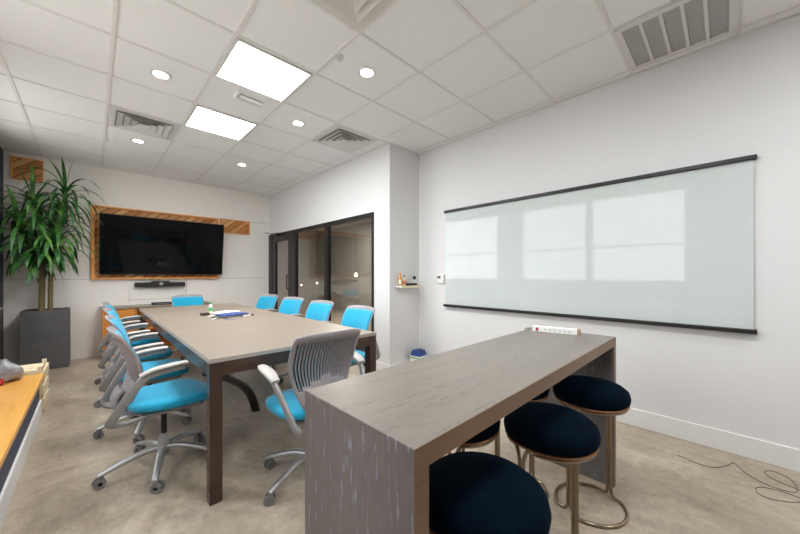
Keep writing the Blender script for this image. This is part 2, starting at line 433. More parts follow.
def diffuser(i, j, lab):
    x, y = cellbox(i, j); t = thing('ceiling_vent', lab, 'ceiling vent', (x+.305, y+.305, H-.03), 0, 'square four-way air vents')
    def sqring(mb, a, b, za, zb, th=.004):     # sloped square collar from half-size a at za to half-size b at zb
        vs = []
        for r, z in ((a, za), (b, zb), (b, zb+th), (a, za+th)):
            vs += [(-r, -r, z), (r, -r, z), (r, r, z), (-r, r, z)]
        fs = []
        for q in range(4):
            for k in range(4): fs.append((q*4+k, q*4+(k+1) % 4, ((q+1) % 4)*4+(k+1) % 4, ((q+1) % 4)*4+k))
        mb.add(vs, fs)
    m = MB(); sqring(m, .292, .235, .018, .018, .01); link('frame', m, M['white_metal'], t)
    link('throat', MB().box(-.236, .236, -.236, .236, .024, .028), M['grille'], t)
    for a in (.225, .165, .105):
        m = MB(); sqring(m, a, a-.05, .0, .02, .003); link('louvre', m, M['white_metal'], t)
    link('centre_plate', MB().box(-.05, .05, -.05, .05, .004, .008), M['white_metal'], t)
diffuser(0, 2, 'square louvred air vent on the left of the ceiling')
diffuser(3, 0, 'square louvred air vent near the pier and glass wall')
diffuser(1, -3, 'square air vent cut by the top edge of the picture')
x, y = cellbox(4, -5); t = thing('return_air_grille', 'large rectangular return air grille above the whiteboard wall', 'air grille', (x+.305, y+.305, H-.022))
m = MB(); a = .30
m.box(-a, a, -a, -a+.045, 0, .016).box(-a, a, a-.045, a, 0, .016).box(-a, -a+.04, -a+.045, a-.045, 0, .016).box(a-.04, a, -a+.045, a-.045, 0, .016)
link('frame', m, M['white_metal'], t, bevel=.002)
link('mesh_panel', MB().box(-.262, .262, -.257, .257, .012, .015), M['grille'], t)
for k in range(4):
    yy = -.255+.102*(k+1); link('divider', MB().box(-.26, .26, yy-.009, yy+.009, 0, .0118), M['white_metal'], t)
t = thing('sprinkler_head', 'tiny sprinkler head beside the brightest downlight', 'sprinkler', (1.36, 2.07, H-.03))
link('escutcheon', MB().lathe([(.012, .022), (.035, .024), (.035, .0299)], n=20), M['white_metal'], t, smooth=True)
link('deflector', MB().lathe([(.018, 0), (.018, .003), (.006, .004), (.006, .022)], n=16), M['white_metal'], t, smooth=True)
t = thing('ceiling_sensor', 'small white box sensor between the two light panels', 'sensor', (1.08, 3.16, H-.035), .05)
link('body', MB().box(-.11, .11, -.035, .035, 0, .0349), M['white_metal'], t, bevel=.01)
link('bracket', MB().box(-.135, -.125, -.07, .05, .005, .0349), M['wallwhite'], t)

# ------------------------------------------------------------------ whiteboard wall
t = thing('whiteboard', 'wide glass whiteboard with black rails on the right wall', 'whiteboard', (XR, 1.18, .86))
link('glass_panel', MB().box(-.022, -.012, -1.31, 1.31, .03, 1.19), M['board'], t)
link('backing', MB().box(-.012, 0, -1.30, 1.30, .035, 1.185), M['white_metal'], t)
link('top_rail', MB().box(-.045, -.0, -1.325, 1.325, 1.185, 1.215), M['black_metal'], t, bevel=.004)
link('marker_rail', MB().box(-.055, 0, -1.325, 1.325, .0, .03), M['black_metal'], t, bevel=.004)
t = thing('thermostat', 'small white thermostat with a grey display by the pier', 'thermostat', (XR, 2.575, 1.205))
link('housing', MB().box(-.028, 0, -.055, .055, -.055, .06), M['wallwhite'], t, bevel=.005)
link('display', MB().box(-.030, -.027, -.005, .044, .008, .042), plain('lcd', srgb(92, 98, 92), .3), t)
t = thing('wall_shelf', 'little white shelf on the side of the pier', 'shelf', (2.975, YP, 1.10))
link('board', MB().box(-.18, .18, -.12, 0, 0, .016), M['wallwhite'], t, bevel=.002)
link('lip', MB().box(-.18, .18, -.124, -.12, -.012, .022), M['cream'], t)
zt = 1.1165
def bottle(name, lab, x, y, z, r, h, body, cap, group=None, wrap=None):
    t = thing(name, lab, 'bottle', (x, y, z), 0, group)
    link('body', MB().lathe([(r*.9, 0), (r, .006), (r, h*.62), (r*.9, h*.7), (r*.42, h*.78), (r*.42, h*.82)], n=24), body, t, smooth=True)
    link('cap', MB().lathe([(r*.5, h*.8), (r*.52, h*.98), (r*.42, h)], n=20), cap, t, smooth=True)
    if wrap: link('wrapper', MB().lathe([(r*1.02, h*.15), (r*1.02, h*.5)], n=24), wrap, t, smooth=True)
bottle('spray_bottle', 'amber bottle with an orange cap on the wall shelf', 2.83, YP-.06, zt, .022, .165, M['amber'], M['orange'], wrap=M['cream'])
bottle('glue_bottle', 'cream bottle with an orange collar and dark cap on the wall shelf', 2.895, YP-.065, zt, .02, .14, M['cream'], M['black_plastic'], wrap=M['orange'])
t = thing('whiteboard_eraser', 'black felt eraser lying on the wall shelf', 'eraser', (3.03, YP-.06, zt))
link('felt', MB().box(-.085, .085, -.028, .028, 0, .018), M['darkhole'], t); link('grip', MB().box(-.085, .085, -.028, .028, .018, .034), M['black_plastic'], t, bevel=.004)
t = thing('desk_clock', 'tiny black disc on a stem at the right end of the shelf', 'ornament', (3.115, YP-.04, zt))
link('stem', MB().lathe([(.018, 0), (.018, .004), (.003, .006), (.003, .085)], n=14), M['wallwhite'], t, smooth=True)
link('disc', MB().cyl((0, -.008, .105), (0, .006, .105), .024, n=20), M['black_plastic'], t, smooth=True)

# corner stack on floor
t = thing('storage_carton', 'white carton on the floor in the corner by the pier', 'box', (3.09, 2.83, 0), .12)
link('carton', MB().box(-.085, .085, -.085, .085, 0, .2), M['wallwhite'], t, bevel=.004)
link('tape', MB().box(-.0855, .0855, -.0855, .0855, .17, .185), M['green'], t)
t = thing('folded_bag', 'folded blue bag lying on the corner carton', 'bag', (3.09, 2.83, .2005), .12)
m = MB(); P_ = []
for k in range(3):
    m.box(-.08+.006*k, .085-.01*k, -.075+.005*k, .075-.004*k, .024*k, .024*k+.022)
link('cloth', m, M['royal'], t, bevel=.009, seg=3)
link('strap', MB().sweep(spline([(-.07, -.04, .076), (-.02, -.05, .084), (.03, -.01, .084), (.07, .03, .076)], 6), .012, .003, n=8), M['black_plastic'], t, smooth=True)

# ------------------------------------------------------------------ television wall
def niche(x0, x1, z0, z1, lab, thick=.04, deep=.07):
    t = thing('plank_panel', lab, 'wood panel', ((x0+x1)/2, YB, z0)); w2 = (x1-x0)/2; h = z1-z0
    link('planks', MB().box(-w2+thick*.6, w2-thick*.6, -.025, 0, thick*.5, h-thick*.5), M['planks'], t)
    f = MB(); f.box(-w2, w2, -deep, 0, 0, thick*.6).box(-w2, w2, -deep, 0, h-thick*.6, h)
    f.box(-w2, -w2+thick, -deep, 0, thick*.6, h-thick*.6).box(w2-thick*.6, w2, -deep, 0, thick*.6, h-thick*.6)
    link('frame', f, M['orange_wood'], t, bevel=.002)
niche(-.016, 1.71, 1.19, 2.33, 'large diagonal plank panel with honey frame behind the television')
niche(1.755, 2.29, 2.075, 2.34, 'small diagonal plank panel right of the television', .02, .04)
niche(-.80, -.50, 2.57, 2.875, 'small diagonal plank panel high in the left corner', .02, .03)
tv = thing('television', 'large black flat television tilted forward on the plank panel', 'television', (.915, 6.64, 1.262)); tv.rotation_euler = (math.radians(8.5), 0, 0)
link('casing', MB().box(-.845, .845, 0, .035, 0, .935), M['black_plastic'], tv, bevel=.004)
link('screen', MB().box(-.833, .833, -.003, .001, .018, .925), M['screen'], tv)
link('bracket', MB().box(-.3, .3, .036, .06, .3, .42).box(-.3, .3, .036, .085, .55, .67), M['black_metal'], tv)

t = thing('video_bar', 'long black video conference bar mounted below the television', 'video bar', (.835, YB, 1.06))
link('speaker_bar', MB().box(-.345, .345, -.10, 0, 0, .075), M['black_plastic'], t, bevel=.01)
link('camera_block', MB().box(-.12, .12, -.115, -.002, .0, .098), M['black_plastic'], t, bevel=.012)
link('lens', MB().cyl((0, -.122, .048), (0, -.11, .048), .026, n=24), M['grey_frame'], t, smooth=True)
# credenza
t = thing('credenza', 'honey wood credenza with pale top against the far wall', 'cabinet', (.80, 6.56, 0)); t.scale = (.84, 1, 1)
link('body', MB().box(-.83, -.80, -.20, .2, 0, .745).box(.8, .83, -.2, .2, 0, .745).box(-.8, .8, .18, .2, 0, .745).box(-.8, .8, -.2, .18, .03, .06).box(-.38, -.36, -.19, .18, .06, .745).box(.36, .38, -.19, .18, .06, .745), M['cabinet'], t)
link('top', MB().box(-.86, .86, -.215, .215, .745, .77), M['laminate'], t, bevel=.002)
for a, b in ((-.8, -.385), (.385, .8)):
    dd = link('door', MB().box(a+.003, b-.003, -.2, -.182, .065, .74), M['cabinet'], t)
    link('handle', MB().box(b-.05, b-.035, -.215, -.2, .45, .6), M['black_metal'], dd)
link('shelf', MB().box(-.355, .355, -.18, .175, .4, .42), M['cabinet'], t)
t = thing('media_player', 'small flat black box standing on the credenza', 'electronic box', (.82, 6.50, .7705))
link('case', MB().box(-.13, .13, -.06, .06, 0, .04), M['black_plastic'], t, bevel=.004)
link('front_strip', MB().box(-.1, .1, -.061, -.059, .015, .022), M['grey_frame'], t)

# ------------------------------------------------------------------ conference table
t = thing('conference_table', 'long greige conference table with dark walnut legs', 'table', (1.045, 3.778, 0))
hx, hy, zt = .589, 1.822, .80
link('tabletop', MB().box(-hx, hx, -hy, hy, zt-.024, zt), [M['laminate']], t, bevel=.0015)
link('edge_band', MB().box(-hx-.0015, hx+.0015, -hy-.0015, hy+.0015, zt-.022, zt-.004), M['lam_edge'], t)
ap = MB(); zb = zt-.024; e = .003
ap.box(-hx+e, hx-e, -hy+e, -hy+e+.02, zb-.075, zb).box(-hx+e, hx-e, hy-e-.02, hy-e, zb-.075, zb)
ap.box(-hx+e, -hx+e+.02, -hy+e+.02, hy-e-.02, zb-.075, zb).box(hx-e-.02, hx-e, -hy+e+.02, hy-e-.02, zb-.075, zb)
link('apron', ap, M['walnut_x'], t)
for sx in (-1, 1):
    for sy in (-1, 1):
        cx, cy = sx*(hx-e-.03), sy*(hy-e-.03)
        l = link('leg', MB().box(cx-.032, cx+.032, cy-.032, cy+.032, .085, zb), M['walnut'], t, bevel=.002)
        link('foot_cap', MB().box(cx-.032, cx+.032, cy-.032, cy+.032, 0, .081), M['walnut'], l, bevel=.002)
link('cable_tray', MB().box(-.12, .12, -1.2, 1.2, .64, .66), M['black_metal'], t)
link('curved_brace', MB().sweep(spline([(-.50, -1.58, .665), (-.411, -1.378, .57), (-.163, -1.028, .353), (-.025, -.828, .17), (.041, -.745, .006)], 7), .035, .016, n=8, power=.6), M['black_metal'], t, smooth=True)
link('curved_brace', MB().sweep(spline([(.50, 1.58, .665), (.411, 1.378, .57), (.163, 1.028, .353), (.025, .828, .17), (-.041, .745, .006)], 7), .035, .016, n=8, power=.6), M['black_metal'], t, smooth=True)

ZT = .8012
bottle('marker_bottle', 'slim white and green bottle standing on the conference table', 1.02, 4.32, ZT, .019, .135, M['wallwhite'], M['green'], wrap=M['green'])
t = thing('paper_sheets', 'white paper sheets on the table beyond the notebooks', 'paper', (1.17, 4.30, ZT), .3)
for k in range(3):
    link('sheet', MB().box(-.14, .14, -.10, .10, .002*k, .002*k+.0015, Matrix.Rotation(.12*k, 4, 'Z')), M['paper'], t)
t = thing('notebook', 'dark grey notebook beneath the blue one on the table', 'notebook', (1.10, 3.80, ZT), .55)
link('cover', MB().box(-.16, .16, -.11, .11, 0, .012), M['cable'], t, bevel=.002); link('pages', MB().box(-.157, .161, -.107, .107, .003, .009), M['paper'], t)
t = thing('notebook', 'blue notebook on top of the dark one on the table', 'notebook', (1.12, 3.86, ZT+.0125), .3)
link('cover', MB().box(-.14, .14, -.09, .09, 0, .013), M['royal'], t, bevel=.002); link('pages', MB().box(-.137, .141, -.087, .087, .003, .010), M['paper'], t)
t = thing('magazine', 'thin grey folded leaflet in front of the notebooks on the table', 'leaflet', (1.07, 3.60, ZT), .62)
link('leaf_sheet', MB().box(-.11, .11, -.03, .03, 0, .006), M['grey_plastic'], t)
t = thing('card_box', 'small dark box left of the notebooks on the table', 'box', (.915, 4.12, ZT), .2)
link('case', MB().box(-.04, .04, -.028, .028, 0, .028), plain('dark_brown', srgb(70, 54, 44), .6), t, bevel=.003)
link('lid', MB().box(-.041, .041, -.029, .029, .02, .0285), M['cable'], t)
mk = None
for x, y, r, c, lab in ((.95, 3.92, .5, 'red', 'red capped pen nearest the dark box on the table'), (1.20, 3.97, 2.6, 'royal', 'blue pen beyond the notebooks on the table'),
                     (.90, 3.66, 1.0, 'green', 'green marker at the left of the notebooks'), (1.25, 3.72, .35, 'black_plastic', 'black pen at the right of the notebooks')):
    t = thing('marker_pen', lab, 'pen', (x, y, ZT+.0082), r, 'pens and markers on the table')
    link('barrel', MB().cyl((-.06, 0, 0), (.03, 0, 0), .0075, n=10), M['wallwhite'] if c != 'royal' else M[c], t, smooth=True)
    link('cap', MB().cyl((.03, 0, 0), (.07, 0, 0), .0085, .007, n=10), M[c], t, smooth=True)

# ------------------------------------------------------------------ office chair (faces local +y)
def shell_pt(s_, t_, off=0.0):
    wdt = (.135+.085*min(1, t_/.55)**.8) if t_ < .55 else .22
    if t_ > .86: wdt -= .009*((t_-.86)/.14)**2
    z = .50+.437*t_
    K = [(0, -.232), (.15, -.205), (.35, -.182), (.55, -.192), (.75, -.222), (1, -.275)]
    for (a, ya), (b, yb) in zip(K, K[1:]):
        if t_ <= b+1e-9: u = (t_-a)/(b-a); break
    i = K.index((a, ya)); p0 = K[i-1][1] if i else ya*2-yb; p3 = K[i+2][1] if i+2 < len(K) else yb*2-ya
    y = .5*(2*ya+(yb-p0)*u+(2*p0-5*ya+4*yb-p3)*u*u+(3*ya-p0-3*yb+p3)*u**3)
    y += .055*s_*s_*(1-.35*t_)
    top_round = -.018*abs(s_)**4*(t_**6)
    return Vector((wdt*s_, y+off, z+top_round))
def make_chair(label):
    t = thing('office_chair', label, 'chair', (0, 0, 0), 0, 'blue office chairs around the conference table')
    # backrest shell with fanned slots
    NX, NY = 49, 18; mb = MB(); vs = []; fs = []
    for j in range(NY+1):
        for i in range(NX+1): vs.append(shell_pt(-1+2*i/NX, j/NY))
    for j in range(NY):
        for i in range(NX):
            tt = (j+.5)/NY; ss = abs(-1+2*(i+.5)/NX)
            lo = .20+.32*(1-ss)**1.0*.6 if ss < .86 else 2
            if i % 2 == 1 and lo < tt < .915 and 2 < i < NX-3: continue
            k = j*(NX+1)+i; fs.append((k, k+1, k+NX+2, k+NX+1))
    mb.add(vs, fs); o = link('backrest', mb, M['grey_plastic'], t, smooth=True, angle=60)
    sm = o.modifiers.new('thick', 'SOLIDIFY'); sm.thickness = .009; sm.offset = -1 if False else 0
    # blue front cushion
    mb = MB(); vs = []; fs = []; NX, NY = 24, 16
    for j in range(NY+1):
        for i in range(NX+1):
            a = -1+2*i/NX; b = j/NY
            e = (1-abs(a)**6)**.5*(1-abs(2*b-1)**10)**.5
            vs.append(shell_pt(a*.95, .10+.82*b, .009+.010*e))
    for j in range(NY):
        for i in range(NX): k = j*(NX+1)+i; fs.append((k, k+1, k+NX+2, k+NX+1))
    mb.add(vs, fs); o = link('back_cushion', mb, M['blue'], t, smooth=True, angle=80)
    sm = o.modifiers.new('thick', 'SOLIDIFY'); sm.thickness = .006; sm.offset = 0
    # lumbar boss and yoke
    link('back_mount', MB().sweep(spline([(0, -.212, .57), (0, -.238, .53), (0, -.245, .48), (0, -.19, .422), (0, -.02, .42)], 6), .085, .018, n=12, up=(0, 1, 0), power=.7), M['grey_plastic'], t, smooth=True)
    # seat
    mb = MB(); N = 40; rings = [(.86, .428), (.97, .44), (1.0, .462), (.97, .483), (.86, .494), (.5, .498), (.12, .499)]
    vs = []
    for sc, z in rings:
        for k in range(N):
            a = 2*PI*k/N; cx, sy = math.cos(a), math.sin(a)
            x = math.copysign(abs(cx)**.62, cx)*.238*sc; y = math.copysign(abs(sy)**.62, sy)*.232*sc+.035
            drop = .02*max(0, (y-.12)/.15)**2 if y > .12 else 0
            x *= 1-.12*max(0, -(y-.0)/.22) if y < 0 else 1
            vs.append((x, y, z-drop))
    fs = []
    for j in range(len(rings)-1):
        for k in range(N): fs.append((j*N+k, j*N+(k+1) % N, (j+1)*N+(k+1) % N, (j+1)*N+k))
    fs += [tuple(range(N))[::-1], tuple((len(rings)-1)*N+k for k in range(N))]
    mb.add(vs, fs); link('seat', mb, M['blue'], t, smooth=True, angle=80)
    # under-seat pan
    mb = MB(); vs = []; rings = [(.55, .395), (.84, .408), (.90, .428)]
    for sc, z in rings:
        for k in range(N):
            a = 2*PI*k/N; cx, sy = math.cos(a), math.sin(a)
            vs.append((math.copysign(abs(cx)**.62, cx)*.238*sc, math.copysign(abs(sy)**.62, sy)*.222*sc+.03, z-(.012 if sc > .8 and sy > .5 else 0)))
    fs = []
    for j in range(len(rings)-1):
        for k in range(N): fs.append((j*N+k, j*N+(k+1) % N, (j+1)*N+(k+1) % N, (j+1)*N+k))
    fs += [tuple(range(N))[::-1], tuple((len(rings)-1)*N+k for k in range(N))]
    mb.add(vs, fs); link('seat_pan', mb, M['grey_frame'], t, smooth=True, angle=50)
    for sx in (-1, 1):
        pth = spline([(sx*.285, .06, .700), (sx*.288, -.05, .693), (sx*.286, -.13, .672), (sx*.272, -.18, .61), (sx*.235, -.262, .47), (sx*.215, -.275, .425), (sx*.19, -.22, .405), (sx*.15, -.08, .405), (sx*.13, .06, .40)], 6)
        n = len(pth); wl = [.017+.006*min(1, i/20) for i in range(n)]
        a = link('arm', MB().sweep(pth, [.012]*n, wl, n=10, power=.7), M['grey_frame'], t, smooth=True, angle=50)
        pp = spline([(sx*.286, -.155, .686), (sx*.288, -.10, .710), (sx*.288, -.03, .720), (sx*.285, .03, .724), (sx*.281, .07, .722)], 5)
        m = len(pp); wd = [.014+.020*math.sin(PI*min(1, .15+.75*i/m)) for i in range(m)]
        link('arm_pad', MB().sweep(pp, wd, [.011]*m, n=12, power=.8), M['pad'], a, smooth=True, angle=60)
    link('gas_column', MB().lathe([(.017, .19), (.017, .40)], n=18), M['black_metal'], t, smooth=True)
    link('hub', MB().lathe([(.03, .085), (.036, .10), (.034, .15), (.026, .2), (.02, .215)], n=24), M['alum'], t, smooth=True)
    for k in range(5):
        a = 2*PI*k/5+.96; d = Vector((math.cos(a), math.sin(a), 0))
        pts = [d*.02+Vector((0, 0, .125)), d*.10+Vector((0, 0, .128)), d*.2+Vector((0, 0, .105)), d*.29+Vector((0, 0, .078)), d*.318+Vector((0, 0, .07))]
        L = link('leg', MB().sweep(spline(pts, 4), [.026-.011*i/16 for i in range(17)], [.019-.008*i/16 for i in range(17)], n=10, power=.7), M['alum'], t, smooth=True, angle=50)
        w = MB(); c = d*.30; sd = d.cross(Vector((0, 0, 1)))
        r = Matrix.Rotation(k*1.1, 3, 'Z'); ax = r @ sd; fw = r @ d*.012
        w.cyl(c-fw+ax*.022+Vector((0, 0, .029)), c-fw+ax*.008+Vector((0, 0, .029)), .029, n=18)
        w.cyl(c-fw-ax*.022+Vector((0, 0, .029)), c-fw-ax*.008+Vector((0, 0, .029)), .029, n=18)
        w.cyl(c-fw+ax*.022+Vector((0, 0, .029)), c-fw-ax*.022+Vector((0, 0, .029)), .012, n=10)
        w.cyl(c+Vector((0, 0, .03)), c+Vector((0, 0, .072)), .009, n=10)
        link('caster', w, M['caster'], L, smooth=True)
    return t
R90 = -PI/2   # local +y -> world +x
chairs = [
 (.34, 2.60, R90+.03, 'blue seated office chair on the left side, nearest the camera'),
 (.345, 3.36, R90-.06, 'blue office chair on the left side, second from the camera'),
 (.35, 4.15, R90-.08, 'blue office chair on the left side, third from the camera'),
 (.355, 5.02, R90-.10, 'blue office chair on the left side, furthest from the camera'),
 (1.772, 2.64, PI/2+.07, 'blue office chair on the glass side, nearest the pier'),
 (1.84, 3.50, PI/2+.16, 'blue office chair on the glass side, second from the pier'),
 (1.87, 4.32, PI/2+.24, 'blue office chair on the glass side, third from the pier'),
 (1.88, 5.20, PI/2+.30, 'blue office chair on the glass side, nearest the glass door'),
 (.995, 1.835, -.02, 'office chair seen from behind at the near end of the table'),
 (1.12, 5.88, PI+.05, 'blue office chair at the far end of the table below the television')]
c0 = None
for x, y, r, lab in chairs:
    if c0 is None: c0 = make_chair(lab); c0.location = (x, y, 0); c0.rotation_euler = (0, 0, r)
    else: dup(c0, (x, y, 0), r, lab)

# ------------------------------------------------------------------ bar table
t = thing('bar_table', 'grey ash waterfall counter table in the foreground', 'table', (1.378, .706, 0))
bx, by, bz, th, lw = .885, .243, .888, .052, .047
link('tabletop', MB().box(-bx+.004, bx-.004, -by+.002, by, bz-th, bz), M['ash_top'], t)
link('edge_strip', MB().box(-bx+.004, bx-.004, -by, -by+.002, bz-th, bz-.0005), M['ash_edge'], t)
for sx in (-1, 1):      # mitred waterfall ends: the panel face runs up to the top surface
    x0, x1 = (-bx, -bx+.004) if sx < 0 else (bx-.004, bx)
    i0, i1 = (-bx+.004, -bx+lw) if sx < 0 else (bx-lw, bx-.004)
    l = link('side_panel', MB().box(x0, x1, -by+.002, by, 0, bz-.0003).box(i0, i1, -by+.002, by, 0, bz-th-.0002), M['ash_side'], t)
    link('edge_strip', MB().box(min(x0, i0), max(x1, i1), -by, -by+.002, 0, bz-th-.0005).box(x0, x1, -by, -by+.002, bz-th-.0005, bz-.0005), M['ash_edge'], l)
t = thing('power_strip', 'white six socket power strip on the far end of the bar', 'power strip', (2.13, .765, .8884), .21)
link('housing', MB().box(-.018, .018, -.125, .135, 0, .036), M['wallwhite'], t, bevel=.003)
link('end_cap', MB().box(-.0185, .0185, -.142, -.124, 0, .037), M['tan'], t, bevel=.002)
link('switch', MB().box(-.0205, -.0175, .098, .112, .008, .028), M['red'], t)
for k in range(6):
    yy = .055-.028*k; link('socket', MB().box(-.0187, -.0178, yy+.004, yy+.006, .014, .023).box(-.0187, -.0178, yy-.005, yy-.003, .014, .023).box(-.0187, -.0178, yy-.001, yy+.002, .008, .011), M['darkhole'], t)
link('cord', MB().sweep(spline([(0, .135, .02), (0, .16, .018), (.02, .19, .008), (.07, .17, .005)], 6), .004, n=8), M['grey_plastic'], t, smooth=True)

# ------------------------------------------------------------------ stools
def make_stool(label):
    t = thing('bar_stool', label, 'stool', (0, 0, 0), 0, 'navy velvet stools with brass tube frames')
    prof = [(.150, .585), (.174, .588), (.182, .598), (.185, .616), (.178, .643), (.156, .661), (.10, .671), (.03, .674)]
    link('seat_cushion', MB().lathe(prof, n=56), M['velvet'], t, smooth=True, angle=80)
    link('seat_rim', MB().lathe([(.165, .577), (.177, .578), (.180, .582), (.177, .586), (.165, .5865)], n=56), M['rim'], t, smooth=True)
    for sy in (-1, 1):
        g = .0095; R = .165; zb = .0095; zs = .568
        def half(z, dz):
            pts = []
            for k in range(13):
                a = PI*(k/12); x = R*math.cos(a); y = R*math.sin(a)
                pts.append(Vector((x*.93, y, z)))
            return pts
        bot = [Vector((R-.004, 0, 0)), ]
        path = []
        top = [(R*math.cos(a), max(g, R*math.sin(a)), zs) for a in [PI*(.12+.76*k/12) for k in range(13)]]
        low = [(1.05*R*math.cos(a), max(g, R*math.sin(a)), zb) for a in [PI*(.12+.76*k/12) for k in range(13)]]
        px = R*.95
        path += [(px, g, .10), (px, g, .30), (px, g, .48), (px, g+.004, .525), (px*.995, g+.02, zs-.006)] + top + [(-px*.995, g+.02, zs-.006), (-px, g+.004, .525), (-px, g, .48), (-px, g, .30), (-px, g, .10), (-px, g+.001, .045), (-px*1.01, g+.012, .016)]
        path += low[::-1] + [(px*1.01, g+.012, .016), (px, g+.001, .045)]
        path = [Vector((p[0], p[1]*sy, p[2])) for p in path]
        # closed catmull-rom
        out = []; n = len(path)
        for i in range(n):
            a, b, c, d = path[i-1], path[i], path[(i+1) % n], path[(i+2) % n]
            for k in range(4):
                u = k/4; out.append(.5*((2*b)+(c-a)*u+(2*a-5*b+4*c-d)*u*u+(3*b-a-3*c+d)*u**3))
        link('frame_loop', MB().sweep(out, .0082, n=8, closed=True), M['brass'], t, smooth=True, angle=80)
    return t
stools = [(.812, .497, -.35, 'navy velvet stool nearest the camera beside the bar end panel'),
          (1.39, .522, -.35, 'navy velvet stool in the middle of the near side of the bar'),
          (1.96, .522, -.38, 'navy velvet stool furthest right beside the far end panel'),
          (1.195, .852, .5, 'navy velvet stool on the far side, showing behind the middle stool'),
          (1.79, .868, -.2, 'navy velvet stool on the far side, mostly hidden behind the right-hand stool')]
s0 = None
for x, y, r, lab in stools:
    if s0 is None: s0 = make_stool(lab); s0.location = (x, y, 0); s0.rotation_euler = (0, 0, r)
    else: dup(s0, (x, y, 0), r, lab)

# ------------------------------------------------------------------ cable on floor
z = .002
cb = spline([(2.93, .24, z), (2.90, .08, z), (3.0, .0, z), (3.08, -.03, z), (3.03, -.06, z), (2.96, -.10, z), (2.90, -.18, z), (2.92, -.28, z+.001), (3.06, -.28, z+.003), (3.12, -.22, z+.004),
             (3.08, -.17, z+.004), (3.0, -.2, z+.005), (2.93, -.32, z+.006), (2.82, -.29, z), (2.74, -.19, z), (2.75, -.13, z), (2.83, -.13, z), (2.86, -.22, z+.006), (2.84, -.4, z)], 7)
tag(link('floor_cable', MB().sweep(cb, .0019, n=6), M['cable'], smooth=True), 'thin dark cable looping on the concrete floor near the wall', 'cable')

# ------------------------------------------------------------------ window ledge at left
t = thing('window_bench', 'low navy bench with honey wood top along the left wall', 'bench', (XL, 1.2, 0))
link('body', MB().box(.001, .52, -3.0, 3.08, 0, .335), M['navy'], t)
link('top', MB().box(.001, .548, -3.0, 3.10, .335, .375), M['ledge'], t, bevel=.008)
link('skirting', MB().box(.52, .534, -3.0, 3.08, 0, .14).box(.001, .534, 3.08, 3.094, 0, .14), M['base'], t, bevel=.003)
t = thing('pine_crate', 'pale pine slatted crate behind the end of the bench', 'crate', (-.56, 4.56, 0))
for sx in (-.22, .20):
    for sy in (-.2, .17): link('corner_post', MB().box(sx, sx+.03, sy, sy+.03, 0, .42), M['pine'], t)
m = MB()
for z in (.03, .16, .29):
    m.box(-.22, .23, -.215, -.201, z, z+.09).box(-.22, .23, .201, .215, z, z+.09)
    m.box(-.235, -.221, -.2, .2, z, z+.09).box(.231, .245, -.2, .2, z, z+.09)
m.box(-.22, .23, -.2, .2, .02, .03)
link('slats', m, M['pine'], t)
link('lid_board', MB().box(-.19, .19, -.16, .16, .38, .395, Matrix.Rotation(.06, 4, 'Y')), M['pine'], t)
def blob(c, rx, ry, rz_, seed, n=20, m_=12, amp=.12):
    rnd = random.Random(seed); ph = [rnd.uniform(0, 6) for _ in range(8)]
    vs = []; fs = []
    for j in range(m_+1):
        b = -PI/2+PI*j/m_
        for i in range(n):
            a = 2*PI*i/n
            k = 1+amp*(math.sin(3*a+ph[0]+2*b)+.7*math.sin(5*a+ph[1]-3*b)+.5*math.sin(9*a+4*b+ph[2]))
            vs.append((c[0]+rx*k*math.cos(b)*math.cos(a), c[1]+ry*k*math.cos(b)*math.sin(a), c[2]+max(-rz_*.75, rz_*k*math.sin(b))))
    for j in range(m_):
        for i in range(n): fs.append((j*n+i, j*n+(i+1) % n, (j+1)*n+(i+1) % n, (j+1)*n+i))
    return MB().add(vs, fs)
t = thing('plastic_bag', 'crumpled grey plastic bag on the end of the bench', 'bag', (-.545, 4.16, .376), -.4)
link('bag_body', blob((0, 0, .072), .12, .09, .095, 3, amp=.16), M['bag'], t, smooth=True, angle=80)
link('red_wrapper', blob((.05, -.115, .026), .04, .028, .034, 5), M['red'], t, smooth=True)
t = thing('steel_bin', 'slim dark bin with a steel rim at the left edge by the planter', 'bin', (-.74, 5.40, 0))
link('bin_body', MB().box(-.1, .03, -.12, .12, 0, .88), M['black_metal'], t, bevel=.01)
link('bin_rim', MB().box(-.103, .033, -.123, .123, .88, .905), M['alum'], t, bevel=.006)

